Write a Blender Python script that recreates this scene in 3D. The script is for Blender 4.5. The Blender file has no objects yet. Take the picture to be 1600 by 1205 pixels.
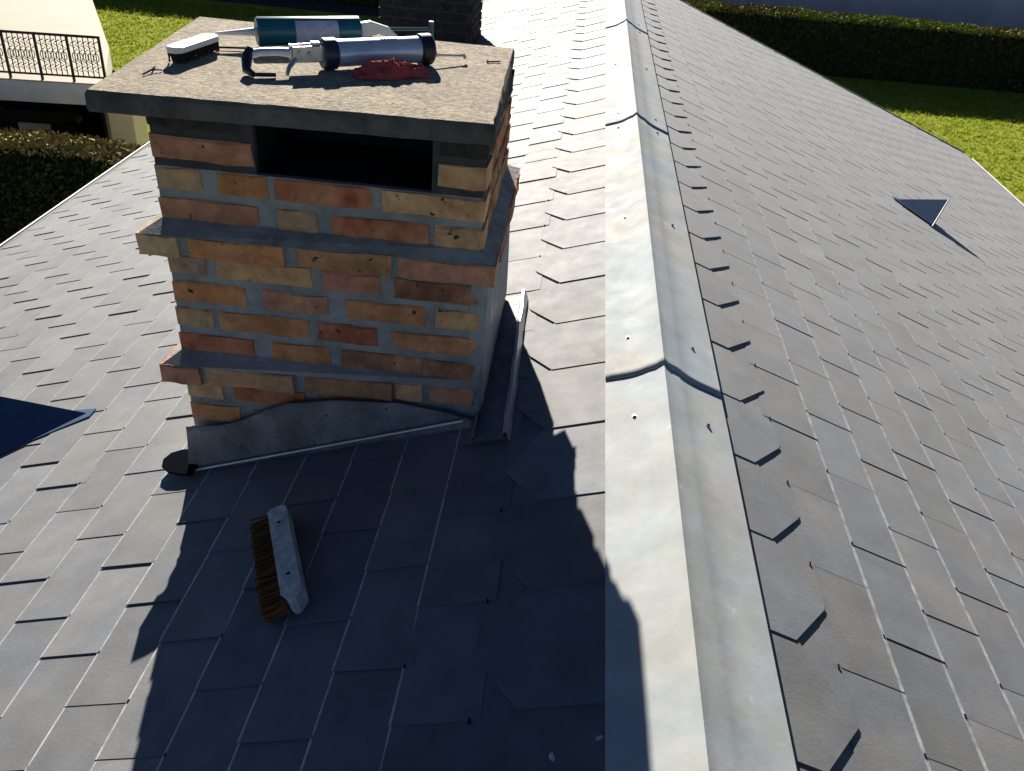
import bpy, math, random
from mathutils import Vector, Matrix, noise
rnd = random.Random(7)
sc = bpy.context.scene
col = sc.collection
R = math.radians

# ------------------------------------------------------------------ camera
cam_d = bpy.data.cameras.new('camera')
cam = bpy.data.objects.new('camera', cam_d); col.objects.link(cam)
rx = Vector((0.99322359, 0.08960414, 0.07401355))
ry = Vector((0.11075839, -0.53686689, -0.83636507))
rz = Vector((-0.03520635, 0.83889513, -0.54315327))
CAM = Vector((-0.2757433, 0.0, 1.07959797))
cam.matrix_world = Matrix(((rx.x, -ry.x, -rz.x, CAM.x), (rx.y, -ry.y, -rz.y, CAM.y), (rx.z, -ry.z, -rz.z, CAM.z), (0, 0, 0, 1)))
cam_d.sensor_width = 36; cam_d.lens = 36 * 1365.84 / 1600
cam_d.clip_start = .02; cam_d.clip_end = 600
sc.camera = cam
sc.render.resolution_x, sc.render.resolution_y = 1024, 771

# ------------------------------------------------------------------ light
SUN_AZ, SUN_EL = R(15.6), R(23.4)      # the sun stands beyond the chimney, a little to the left
world = bpy.data.worlds.new('World'); sc.world = world; world.use_nodes = True
wn = world.node_tree.nodes; bg = wn['Background']
sky = wn.new('ShaderNodeTexSky'); sky.sky_type = 'NISHITA'; sky.sun_disc = False
sky.sun_elevation = SUN_EL; sky.sun_rotation = -SUN_AZ; sky.dust_density = 0.; sky.ozone_density = 3.0; sky.air_density = .3
world.node_tree.links.new(sky.outputs[0], bg.inputs[0]); bg.inputs[1].default_value = .05
sun_d = bpy.data.lights.new('sun', 'SUN'); sun_d.energy = 5.0; sun_d.angle = R(.5); sun_d.color = (1, .925, .81)
sun = bpy.data.objects.new('sun', sun_d); col.objects.link(sun)
to_sun = Vector((-math.cos(SUN_EL) * math.sin(SUN_AZ), math.cos(SUN_EL) * math.cos(SUN_AZ), math.sin(SUN_EL)))
sun.rotation_euler = to_sun.to_track_quat('Z', 'Y').to_euler(); sun.location = (-3, 10, 6)
vs = sc.view_settings; vs.view_transform = 'Standard'; vs.look = 'None'; vs.gamma = 1; vs.use_curve_mapping = False
vs.exposure = 1.15

# ------------------------------------------------------------------ materials
def mat(name, base, rough=.6, spec=.5, metal=0., var=.0, var_scale=8., bump=0., bump_scale=60., second=None, second_scale=3., second_amt=.5,
        spots=None, objvar=0., objcol=False, rough_var=0., islandvar=0., sheen=0., stretch=None, trans=0., spot_scale=30., spot_lo=.62, clear=0.):
    m = bpy.data.materials.new(name); m.use_nodes = True
    nt = m.node_tree; N = nt.nodes; L = nt.links; b = N['Principled BSDF']
    b.inputs['Roughness'].default_value = rough; b.inputs['Specular IOR Level'].default_value = spec; b.inputs['Metallic'].default_value = metal
    if sheen: b.inputs['Sheen Weight'].default_value = sheen; b.inputs['Sheen Roughness'].default_value = .45
    if clear: b.inputs['Coat Weight'].default_value = clear
    tc = N.new('ShaderNodeTexCoord'); src = tc.outputs['Object']
    oi = N.new('ShaderNodeObjectInfo')
    if stretch:
        mp = N.new('ShaderNodeMapping'); mp.inputs['Scale'].default_value = stretch; L.new(src, mp.inputs[0]); src = mp.outputs[0]
    # shift each object so that shared meshes do not repeat their pattern
    ad = N.new('ShaderNodeVectorMath'); ad.operation = 'MULTIPLY_ADD'
    L.new(oi.outputs['Random'], ad.inputs[0]); ad.inputs[1].default_value = (37, 53, 71); L.new(src, ad.inputs[2]); src = ad.outputs[0]
    def nz(scale, det=4., ro=.6):
        n = N.new('ShaderNodeTexNoise'); n.inputs['Scale'].default_value = scale; n.inputs['Detail'].default_value = det
        n.inputs['Roughness'].default_value = ro; L.new(src, n.inputs['Vector']); return n.outputs['Fac']
    def ramp(fac, lo, hi):
        r = N.new('ShaderNodeMapRange'); r.inputs[1].default_value = lo; r.inputs[2].default_value = hi; L.new(fac, r.inputs[0]); return r.outputs[0]
    def mix(fac, a, c, mode='MIX'):
        x = N.new('ShaderNodeMix'); x.data_type = 'RGBA'; x.blend_type = mode
        if isinstance(fac, float): x.inputs[0].default_value = fac
        else: L.new(fac, x.inputs[0])
        for s, v in ((x.inputs[6], a), (x.inputs[7], c)):
            if isinstance(v, tuple): s.default_value = (*v, 1)
            else: L.new(v, s)
        return x.outputs[2]
    c = oi.outputs['Color'] if objcol else tuple(base)
    if second:
        f = ramp(nz(second_scale), .5 - .12, .5 + .15)
        mm = N.new('ShaderNodeMath'); mm.operation = 'MULTIPLY'; L.new(f, mm.inputs[0]); mm.inputs[1].default_value = second_amt
        c = mix(mm.outputs[0], c, tuple(second))
    def valmul(c, fac, amt):
        h = N.new('ShaderNodeHueSaturation'); r = N.new('ShaderNodeMapRange'); L.new(fac, r.inputs[0])
        r.inputs[3].default_value = 1 - amt; r.inputs[4].default_value = 1 + amt; L.new(r.outputs[0], h.inputs['Value'])
        if isinstance(c, tuple): h.inputs['Color'].default_value = (*c, 1)
        else: L.new(c, h.inputs['Color'])
        return h.outputs[0]
    if var: c = valmul(c, ramp(nz(var_scale, 6., .65), .28, .72), var)
    if objvar: c = valmul(c, oi.outputs['Random'], objvar)
    if islandvar:
        g = N.new('ShaderNodeNewGeometry'); c = valmul(c, g.outputs['Random Per Island'], islandvar)
    if spots: c = mix(ramp(nz(spot_scale, 3.), spot_lo, spot_lo + .06), c, tuple(spots))
    if isinstance(c, tuple): b.inputs['Base Color'].default_value = (*c, 1)
    else: L.new(c, b.inputs['Base Color'])
    if rough_var:
        r = N.new('ShaderNodeMapRange'); L.new(nz(var_scale * 1.7, 5.), r.inputs[0]); r.inputs[1].default_value = .3; r.inputs[2].default_value = .7
        r.inputs[3].default_value = rough - rough_var; r.inputs[4].default_value = rough + rough_var; L.new(r.outputs[0], b.inputs['Roughness'])
    if bump:
        bp = N.new('ShaderNodeBump'); bp.inputs['Strength'].default_value = 1.; bp.inputs['Distance'].default_value = bump
        L.new(nz(bump_scale, 6., .7), bp.inputs['Height']); L.new(bp.outputs[0], b.inputs['Normal'])
    if trans:
        t = N.new('ShaderNodeBsdfTranslucent'); a = N.new('ShaderNodeMixShader'); a.inputs[0].default_value = trans
        if isinstance(c, tuple): t.inputs[0].default_value = (*c, 1)
        else: L.new(c, t.inputs[0])
        L.new(b.outputs[0], a.inputs[1]); L.new(t.outputs[0], a.inputs[2]); L.new(a.outputs[0], N['Material Output'].inputs[0])
    return m
M = {}
M['slate'] = mat('slate', (.105, .118, .141), .74, .45, sheen=.18, var=.26, var_scale=9, bump=.0007, bump_scale=140, objvar=.16, islandvar=.13, second=(.142, .139, .134), second_scale=3.5, second_amt=.7, rough_var=.035, spots=(.27, .27, .27), spot_scale=70, spot_lo=.72)
M['slate_edge'] = mat('slate_edge', (.35, .36, .37), .6, .4, var=.45, var_scale=45, bump=.0006, bump_scale=200)
M['underlay'] = mat('underlay', (.03, .03, .032), .8)
M['hook'] = mat('hook', (.012, .012, .013), .95, .05)
M['zinc'] = mat('zinc', (.355, .405, .44), .78, .18, metal=.0, var=.16, var_scale=8, bump=.0008, bump_scale=14, second=(.43, .41, .365), second_scale=3, second_amt=.7, rough_var=.08, spots=(.56, .58, .6), spot_scale=16, spot_lo=.70)
M['screw'] = mat('screw', (.10, .10, .10), .4, metal=.6)
M['washer'] = mat('washer', (.5, .5, .48), .4, metal=.4)
M['brick'] = mat('brick', (.3, .15, .08), .85, .2, objcol=True, var=.38, var_scale=24, bump=.004, bump_scale=90, second=(.62, .31, .15), second_scale=11, second_amt=.7, spots=(.035, .028, .025), spot_scale=38, spot_lo=.665)
M['mortar'] = mat('mortar', (.36, .345, .32), .95, .15, var=.3, var_scale=18, bump=.006, bump_scale=60, second=(.24, .235, .22), second_scale=6, second_amt=.6)
M['soot_shade_mortar'] = mat('soot_shade_mortar', (.07, .068, .065), .95, .1, var=.3, var_scale=18, bump=.005, bump_scale=70)  # soot round the flue, and painted shade on the farther stack
M['soot_shade_brick'] = mat('soot_shade_brick', (.05, .042, .038), .9, .1, var=.5, var_scale=24, bump=.004, bump_scale=90)
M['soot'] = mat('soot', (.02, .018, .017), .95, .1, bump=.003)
M['concrete'] = mat('concrete', (.45, .38, .28), .9, .2, var=.5, var_scale=70, bump=.009, bump_scale=120, second=(.29, .26, .22), second_scale=8, second_amt=.7, spots=(.12, .10, .085), spot_scale=130, spot_lo=.63)
M['lead'] = mat('lead', (.17, .18, .19), .65, .5, metal=.25, var=.3, var_scale=20, bump=.004, bump_scale=40, spots=(.33, .33, .33), spot_scale=40, spot_lo=.66)
M['apron'] = mat('apron', (.26, .255, .245), .9, .2, var=.4, var_scale=14, bump=.008, bump_scale=38, second=(.15, .15, .15), second_scale=9, second_amt=.7, spots=(.10, .10, .10), spot_scale=45, spot_lo=.66)
M['lead_edge'] = mat('lead_edge', (.5, .52, .53), .35, .5, metal=.5, var=.2, var_scale=40)
M['lead_dark'] = mat('lead_dark', (.006, .007, .010), 1., .0)
M['concrete_side'] = mat('concrete_side', (.15, .14, .125), .95, .1, var=.4, var_scale=20, bump=.006, bump_scale=90, second=(.07, .068, .065), second_scale=6, second_amt=.8)  # darker concrete for slab sides and underside
M['vent_blue'] = mat('vent_blue', (.03, .068, .145), .45, .5, var=.15, var_scale=12)
M['gutter'] = mat('gutter', (.20, .20, .21), .6, metal=.1, var=.2)
M['gutter_rim'] = mat('gutter_rim', (.6, .6, .6), .5, var=.1)
M['render_wall'] = mat('render_wall', (.6, .57, .5), .9, .2, var=.1, bump=.003)
M['hand_wood'] = mat('hand_wood', (.62, .62, .60), .6, .4, var=.3, var_scale=30, bump=.002, bump_scale=60, second=(.32, .34, .36), second_scale=45, second_amt=.8)
M['bristle'] = mat('bristle', (.15, .062, .018), .8, .2, islandvar=.55)
M['bristle_dark'] = mat('bristle_dark', (.03, .025, .02), .8, .2, islandvar=.5)
M['alu'] = mat('alu', (.55, .60, .68), .32, .6, metal=.35, var=.15, var_scale=25, spots=(.2, .22, .26), spot_scale=30, spot_lo=.72)
M['steel'] = mat('steel', (.55, .55, .55), .35, metal=.8, var=.2, var_scale=50)
M['black_plastic'] = mat('black_plastic', (.012, .013, .018), .4, .5)
M['navy_plastic'] = mat('navy_plastic', (.02, .026, .045), .4, .5)
M['teal_plastic'] = mat('teal_plastic', (.008, .10, .125), .35, .5, var=.15, var_scale=20)
M['pale_label'] = mat('pale_label', (.38, .40, .52), .5, var=.25, var_scale=60)
M['white_plastic'] = mat('white_plastic', (.75, .74, .70), .4, .5)
M['red_cloth'] = mat('red_cloth', (.50, .085, .075), .9, .1, var=.35, var_scale=40, bump=.004, bump_scale=120, spots=(.10, .015, .015), spot_scale=42, spot_lo=.72)
M['grass'] = mat('grass', (.26, .33, .035), 1., .02, islandvar=.35, second=(.30, .31, .03), second_scale=.7, second_amt=.7, trans=.5)
M['turf'] = mat('turf', (.25, .31, .04), 1., .02, var=.35, var_scale=3, second=(.29, .30, .035), second_scale=.7, second_amt=.7, bump=.03, bump_scale=9)
M['soil'] = mat('soil', (.12, .10, .07), .95, .1, var=.3, var_scale=1.5, bump=.02, bump_scale=6)
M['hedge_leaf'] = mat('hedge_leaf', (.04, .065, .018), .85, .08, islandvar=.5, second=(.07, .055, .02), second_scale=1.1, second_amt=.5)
M['hedge_top_lit'] = mat('hedge_top_lit', (.24, .28, .05), .85, .1, islandvar=.5, second=(.15, .10, .04), second_scale=1.1, second_amt=.7)  # uppermost leaves: sunlight painted in as a much lighter green
M['hedge_dry_lit'] = mat('hedge_dry_lit', (.27, .20, .11), .85, .1, islandvar=.5, second=(.30, .28, .08), second_scale=.9, second_amt=.8)  # dry brown leaves, with the sun on them painted into the colour
M['twig'] = mat('twig', (.03, .028, .02), .9, .1, bump=.02, bump_scale=12)
M['terrace'] = mat('terrace', (.50, .45, .36), .8, .2, var=.08, var_scale=1.2)
M['fascia'] = mat('fascia', (.78, .73, .68), .9, .2, var=.12, var_scale=3)
M['pillar'] = mat('pillar', (.82, .70, .52), .85, .2, var=.08)
M['iron'] = mat('iron', (.012, .010, .010), .5)
M['dark_wall'] = mat('dark_wall', (.10, .095, .09), .9, .1, var=.2, var_scale=2)
M['grey_wall'] = mat('grey_wall', (.50, .47, .46), .9, .2, var=.15, var_scale=.8, bump=.004, bump_scale=8)
M['asphalt'] = mat('asphalt', (.06, .06, .065), .9, .2, var=.2)
M['car_paint'] = mat('car_paint', (.015, .018, .025), .25, .5, clear=.6)
M['car_glass'] = mat('car_glass', (.01, .012, .014), .08, .6)
M['tyre'] = mat('tyre', (.012, .012, .012), .85)
M['plate'] = mat('plate', (.75, .75, .72), .5)
M['tail_red'] = mat('tail_red', (.05, .004, .004), .3)

# ------------------------------------------------------------------ mesh helpers
WM = {}                                      # world matrix of every object built here
class MB:
    def __init__(s): s.v = []; s.f = []; s.m = []
    def add(s, vs_, fs, mi=0):
        o = len(s.v); s.v += [tuple(v) for v in vs_]
        s.f += [tuple(i + o for i in f) for f in fs]; s.m += [mi] * len(fs); return s
    def box(s, a, b, mi=0):
        (x0, y0, z0), (x1, y1, z1) = a, b
        return s.add([(x0, y0, z0), (x1, y0, z0), (x1, y1, z0), (x0, y1, z0), (x0, y0, z1), (x1, y0, z1), (x1, y1, z1), (x0, y1, z1)],
                     [(0, 3, 2, 1), (4, 5, 6, 7), (0, 1, 5, 4), (1, 2, 6, 5), (2, 3, 7, 6), (3, 0, 4, 7)], mi)
    def tube(s, pts, r, n=10, mi=0, cap=True):
        pts = [Vector(p) for p in pts]; rr = r if isinstance(r, (list, tuple)) else [r] * len(pts); o = len(s.v); up = None
        for i, p in enumerate(pts):
            d = (pts[min(i + 1, len(pts) - 1)] - pts[max(i - 1, 0)]).normalized()
            if up is None: up = Vector((0, 0, 1)) if abs(d.z) < .9 else Vector((1, 0, 0))
            u = (up - d * up.dot(d)).normalized(); w = d.cross(u)
            for k in range(n):
                a = 2 * math.pi * k / n; s.v.append(tuple(p + (u * math.cos(a) + w * math.sin(a)) * rr[i]))
        for i in range(len(pts) - 1):
            for k in range(n):
                a, b = o + i * n + k, o + i * n + (k + 1) % n; s.f.append((a, b, b + n, a + n)); s.m.append(mi)
        if cap:
            s.f.append(tuple(o + k for k in range(n))[::-1]); s.m.append(mi)
            s.f.append(tuple(o + (len(pts) - 1) * n + k for k in range(n))); s.m.append(mi)
        return s
    def prism(s, poly, d, mi=0):             # poly: 3D points, extruded by the vector d
        n = len(poly); p = [Vector(q) for q in poly]; d = Vector(d)
        return s.add(p + [q + d for q in p], [tuple(range(n))[::-1], tuple(range(n, 2 * n))] + [(i, (i + 1) % n, (i + 1) % n + n, i + n) for i in range(n)], mi)
    def mesh(s, name, mats, smooth=False):
        me = bpy.data.meshes.new(name); me.from_pydata(s.v, [], s.f)
        for m in mats: me.materials.append(M[m])
        me.polygons.foreach_set('material_index', s.m)
        if smooth:
            me.polygons.foreach_set('use_smooth', [True] * len(s.f))
            me.set_sharp_from_angle(angle=R(38)) if hasattr(me, 'set_sharp_from_angle') else None
        me.update(); return me
    def build(s, name, mats, parent=None, mw=None, smooth=False, bevel=0.):
        mats = [mats] if isinstance(mats, str) else mats
        return place(name, s.mesh(name, mats, smooth), parent, mw, bevel)
def fixn(me):
    import bmesh
    b = bmesh.new(); b.from_mesh(me); bmesh.ops.recalc_face_normals(b, faces=b.faces); b.to_mesh(me); b.free()
def place(name, me, parent=None, mw=None, bevel=0.):
    o = bpy.data.objects.new(name, me); col.objects.link(o)
    mw = mw or Matrix.Identity(4)
    if parent is not None:
        o.parent = parent; o.matrix_parent_inverse = WM[parent.name].inverted()
    o.matrix_basis = mw; WM[o.name] = mw
    if bevel:
        bv = o.modifiers.new('bevel', 'BEVEL'); bv.width = bevel; bv.segments = 2; bv.limit_method = 'ANGLE'; bv.angle_limit = R(40)
    return o
def empty(name, loc):
    o = bpy.data.objects.new(name, None); col.objects.link(o); o.location = loc; o.empty_display_size = .2
    WM[o.name] = Matrix.Translation(loc); return o
def tag(o, label=None, cat=None, group=None, kind=None):
    if label: o['label'] = label
    if cat: o['category'] = cat
    if group: o['group'] = group
    if kind: o['kind'] = kind
    return o

# ------------------------------------------------------------------ the roof's frame
AL, AR = 0.311, 0.361
ZG = -4.6
Y0, Y1 = -1.2, 8.86                           # gable ends
SL, SR = 3.34, 3.84                           # rafter length to the eaves, left and right
EL = Vector((-math.cos(AL), 0, -math.sin(AL))); NL = Vector((-math.sin(AL), 0, math.cos(AL)))
ER = Vector((math.cos(AR), 0, -math.sin(AR))); NR = Vector((math.sin(AR), 0, math.cos(AR)))
def fL(s, y, h=0.): return EL * s + NL * h + Vector((0, y, 0))
def fR(s, y, h=0.): return ER * s + NR * h + Vector((0, y, 0))
def frame(side, s, y, h=0.):
    o = (fL if side < 0 else fR)(s, y, h); n = NL if side < 0 else NR; x = -EL if side < 0 else ER
    return Matrix(((x.x, 0, n.x, o.x), (x.y, 1, n.y, o.y), (x.z, 0, n.z, o.z), (0, 0, 0, 1)))

# ------------------------------------------------------------------ ground
g = MB().add([(-250, -250, ZG), (250, -250, ZG), (250, 250, ZG), (-250, 250, ZG)], [(0, 1, 2, 3)])
tag(g.build('ground', 'turf'), kind='structure')
g = MB().add([(-30, -20, ZG + .01), (-3.6, -20, ZG + .01), (-3.6, 9.6, ZG + .01), (-30, 9.6, ZG + .01)], [(0, 1, 2, 3)])
tag(g.build('yard', 'soil'), kind='structure')
g = MB().add([(-40, 29.6, ZG + .012), (45, 29.6, ZG + .012), (45, 33.8, ZG + .012), (-40, 33.8, ZG + .012)], [(0, 1, 2, 3)])
tag(g.build('road', 'asphalt'), kind='structure')

# ------------------------------------------------------------------ the house
house = empty('house', (0, 3.8, ZG))
tag(house, 'house seen from its grey slate gable roof with zinc ridge and brick chimney', 'house')
eLp, eRp = fL(SL - .25, 0), fR(SR - .25, 0)
w = MB()
poly = [(eLp.x, Y0 + .12, ZG), (eRp.x, Y0 + .12, ZG), (eRp.x, Y0 + .12, eRp.z - .12), (0, Y0 + .12, -.14), (eLp.x, Y0 + .12, eLp.z - .12)]
w.prism(poly, (0, Y1 - Y0 - .24, 0)); o = w.build('wall', 'render_wall', house); fixn(o.data)

slopes = {}
for side, f_, S in ((-1, fL, SL), (1, fR, SR)):
    b = MB(); q = [f_(.0, Y0, -.012), f_(S, Y0, -.012), f_(S, Y1, -.012), f_(.0, Y1, -.012)]
    b.prism(q, (0, 0, -.06)); o = b.build('roof_slope', 'underlay', house); fixn(o.data); slopes[side] = o
tag(slopes[-1], 'sunlit roof slope left of the ridge, carrying the chimneys'); tag(slopes[1], 'duller roof slope right of the ridge')

LP = .2515                                    # slate spacing along the ridge
def slate_geo(side, cw, step, over=.028, up=.02, jit=0.):
    """one rectangular slate; local x across the slope (towards +X), y along the ridge, near edge at y=0, upper edge at 0"""
    t = .0030 if side < 0 else .0024; B = .0028 if side < 0 else .0022; d = -1 if side < 0 else 1
    def P(s, y, top, dz=0.):
        return (d * s, y, B * s / cw + step * (1 - y / LP) - (0 if top else t) + dz)
    e = .0048 if side < 0 else .0085; far = LP + over; j = lambda: rnd.uniform(-jit, jit)
    j0, j1 = j(), j()
    v = [P(-up, j0, 1), P(cw - e, j1, 1), P(cw - e, far, 1), P(-up, far, 1), P(cw, j1, 1, -.0010 if side < 0 else -.0001), P(cw, far, 1, -.0010 if side < 0 else -.0001),
         P(-up, j0, 0), P(cw, j1, 0), P(cw, far, 0), P(-up, far, 0)]
    f = [(0, 1, 2, 3), (1, 4, 5, 2), (4, 7, 8, 5), (0, 6, 7, 4, 1), (6, 9, 8, 7), (3, 2, 5, 8, 9)]
    if d < 0: f = [q[::-1] for q in f]
    return v, f, [0, 1, 1, 0, 0, 0]
# where no slate may lie: the chimneys' footprints (s, y) on the left slope
CX0, CX1, CY0, CY1 = -1.134, -.434, 1.70, 2.275
cosL = math.cos(AL)
C2X0, C2X1, C2Y0, C2Y1 = -1.72, -1.05, 6.5, 7.1
def blocked(side, s0, s1, ya, yb):
    if side > 0: return False
    for (xa, xb, y0, y1) in ((CX0, CX1, CY0, CY1), (C2X0, C2X1, C2Y0, C2Y1)):
        if s0 > -xb / cosL - .01 and s1 < -xa / cosL + .01 and ya > y0 - .01 and yb < y1 + .01: return True
    return False
cam_inv = cam.matrix_world.inverted()
def pix(p):
    q = cam_inv @ p
    if q.z > -.05: return None
    return 800 + 1365.84 * q.x / -q.z, 602.5 - 1365.84 * q.y / -q.z
COURSE = {-1: (.352, .1308), 1: (.308, .1342)}
PH = {-1: (.106, .226), 1: (.055, .180)}
cand = []
for side in (-1, 1):
    s_first, cw = COURSE[side]; S = SL if side < 0 else SR; f_ = fL if side < 0 else fR
    k = 0; s = s_first
    while s < S - .02:
        w_ = min(cw, S - s + .012)
        ph = PH[side][k % 2] + (-.0055 * k if side < 0 else .0)
        n0 = math.floor((Y0 - ph) / LP); y = ph + n0 * LP
        while y < Y1 - .01:
            if y > Y0 - .05 and not blocked(side, s, s + w_, y, y + LP):
                qs = [pix(f_(s + a * w_, y + b * LP)) for a in (0, 1) for b in (0, 1)]
                area = 0.
                if all(qs):
                    cx = sum(q[0] for q in qs) / 4; cy = sum(q[1] for q in qs) / 4
                    if -60 < cx < 1660 and -30 < cy < 1260:
                        a, b, c_, d_ = qs
                        area = abs((d_[0] - a[0]) * (c_[1] - b[1]) - (d_[1] - a[1]) * (c_[0] - b[0])) / 2
                cand.append((area, side, s, w_, y, k))
            y += LP
        s += cw; k += 1
cand.sort(key=lambda c: -c[0])
variants = {}
for side in (-1, 1):
    for i in range(6):
        mb = MB(); v, f, mi = slate_geo(side, COURSE[side][1], ((.0022, .0036, .0028, .0012, .0042, .0018) if side < 0 else (.0006, .0014, .0009, .0003, .0018, .0010))[i], jit=.0015)
        mb.add(v, f); mb.m = mi; variants[side, i] = mb.mesh('slate', ['slate', 'slate_edge'])
field = {-1: MB(), 1: MB()}; hooks = {-1: MB(), 1: MB()}
for i, (area, side, s, w_, y, k) in enumerate(cand):
    far_cut = y + LP > Y1
    jy = rnd.uniform(-.003, .003); rot = rnd.uniform(-.006, .006)
    mw = frame(side, s, y + jy) @ Matrix.Rotation(rot, 4, 'Z')
    full = abs(w_ - COURSE[side][1]) < 1e-6 and not far_cut
    if i < 300 and full:
        place('slate', variants[side, rnd.randrange(6)], slopes[side], mw)
    else:
        v, f, mi = slate_geo(side, w_, rnd.uniform(.001, .004) * (1 if side < 0 else .4), jit=.001, over=(.028 if not far_cut else Y1 - y - LP))
        fm = field[side]; n = len(fm.m); fm.add([mw @ Vector(q) for q in v], f); fm.m[n:] = mi
    if area > 120 and not (side < 0 and k < 2 and 1.6 < y < 2.5):                            # the wire hook's dark bend at the upper end of the near edge
        d = -1 if side < 0 else 1
        r_ = rnd.uniform(.0018, .0027)
        a = mw @ Vector((d * -.004, -.0065, .0006)); b = mw @ Vector((d * -.0035, .003, .0032))
        hooks[side].tube([a, (a + b) / 2 + mw.to_3x3() @ Vector((0, -.001, .0012)), b], r_ * .85, 5)
for side in (-1, 1):
    tag(field[side].build('slate_field', ['slate', 'slate_edge'], slopes[side]), kind='stuff')
    tag(hooks[side].build('slate_hooks', 'hook', slopes[side]), kind='stuff')

# six-sided slates along the ridge
def hex_geo(side, s_in, s_c, s_out, diag, lift):
    d = -1 if side < 0 else 1; t = .0045
    out = [(s_in, 0), (s_c, 0), (s_out - .004, diag - .006), (s_out, diag + .004), (s_c, LP + .012), (s_in, LP + .012)]
    H = lambda y: lift * (1 - y / LP) + .0030
    top = [(d * s, y, H(y)) for s, y in out]; bot = [(d * s, y, H(y) - t) for s, y in out]
    v = top + bot; f = [tuple(range(6)), tuple(range(11, 5, -1))] + [(i, i + 6, (i + 1) % 6 + 6, (i + 1) % 6) for i in range(6)]
    if d < 0: f = [q[::-1] for q in f]
    # paler rims on the two cut sides
    return v, f, [0, 0, 0, 0, 0, 1, 1, 0]
for side, (si, scn, so, dg, ph, lift) in {-1: (.105, .270, .354, .117, .118, .0026), 1: (.128, .221, .310, .115, .072, .0022)}.items():
    hm = []
    for i in range(3):
        mb = MB(); v, f, mi = hex_geo(side, si, scn, so, dg, lift * (.8, 1., 1.25)[i]); mb.add(v, f); mb.m = mi; hm.append(mb.mesh('ridge_slate', ['slate', 'slate_edge']))
    y = ph + LP * math.floor((Y0 - ph) / LP) + LP
    while y < Y1 - LP:
        jy = rnd.uniform(-.004, .004)
        place('ridge_slate', hm[rnd.randrange(3)], slopes[side], frame(side, 0, y + jy) @ Matrix.Rotation(rnd.uniform(-.006, .006), 4, 'Z'))
        y += LP
    # the slates lying beneath them, seen only in the notches
    f_ = fL if side < 0 else fR; b = MB(); y = ph - .13 + LP * math.floor((Y0 - ph) / LP) + LP
    while y < Y1 - .1:
        q = [f_(.05, y, .0016), f_(so + .003, y, .0016), f_(so + .003, min(y + LP, Y1), -.0008), f_(.05, min(y + LP, Y1), -.0008)]
        b.prism(q, (0, 0, -.004)); y += LP
    o = tag(b.build('under_slate', 'slate', slopes[side]), kind='stuff'); fixn(o.data)

# ------------------------------------------------------------------ ridge capping in lengths of about two metres
WL, WR = .1312, .1512
def cap_profile():
    pts = []
    for i in range(11):                       # left wing from its rim to the crest
        t = i / 10; s = WL * (1 - t); h = .016 + .022 * max(0, (t - .35) / .65) ** 2.2
        pts.append(fL(s, 0, h) if t < 1 else Vector((0, 0, .0405)))
    for i in range(1, 11):
        t = 1 - i / 10; s = WR * (1 - t); h = .019 + .022 * max(0, (t - .35) / .65) ** 2.2
        pts.append(fR(s, 0, h))
    pts[9] = (pts[8] + pts[10]) / 2 + Vector((0, 0, -.0035)); pts[11] = (pts[10] + pts[12]) / 2 + Vector((0, 0, -.0035))
    return [pts[0] - NL * .012] + pts + [pts[-1] - NR * .013]
prof = cap_profile()
joints = [Y0 - .02, 1.772, 3.885, 6.09, Y1 + .02]
for k in range(4):
    ya, yb = joints[k], joints[k + 1] + (.06 if k < 3 else 0)
    b = MB(); n = len(prof); ns = 70
    ys_ = [ya + (yb - ya) * j / ns for j in range(ns + 1)]
    for y in ys_:
        lf = .0020 * max(0, 1 - (y - ya) / .5) if k else 0.
        if k < 3: lf -= .0022 * min(1, max(0, (y - (joints[k + 1] - .10)) / .10))
        for i, p in enumerate(prof):
            wob = .0009 * noise.noise(Vector((p.x * 9, y * 2.2, 1.)))
            b.v.append((p.x, y, p.z + lf + wob))
    for j in range(ns):
        for i in range(n - 1):
            a = j * n + i; b.f.append((a, a + n, a + n + 1, a + 1)); b.m.append(0)
    o = b.build('ridge_cap', 'zinc', house, smooth=True)
    md = o.modifiers.new('sheet', 'SOLIDIFY'); md.thickness = .0011; md.offset = -1
    fixn(o.data)
    cap_obj = o
    # screws
    scr = {0: [(.15, 0), (.62, 0), (1.1, 0), (1.615, 0)], 1: [(1.96, 0), (2.78, 0), (3.80, 0)], 2: [(4.02, 0), (5.0, 0), (6.0, 0)], 3: [(6.25, 0), (7.4, 0), (8.5, 0)]}[k]
    for (y, _) in scr:
        if y < 1.5: continue
        for side, s, f_ in ((-1, .070, fL), (1, .092, fR)):
            sm = MB()
            c = (0, 0, 0)
            sm.tube([(0, 0, -.004), (0, 0, .0012)], .0052, 10, 0); sm.tube([(0, 0, .001), (0, 0, .004)], [.0044, .0036], 6, 1)
            place('screw', sm.mesh('screw', ['washer', 'screw']), cap_obj, frame(side, s + rnd.uniform(-.006, .006), y + rnd.uniform(-.015, .015), .0175 if side < 0 else .0205))

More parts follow.
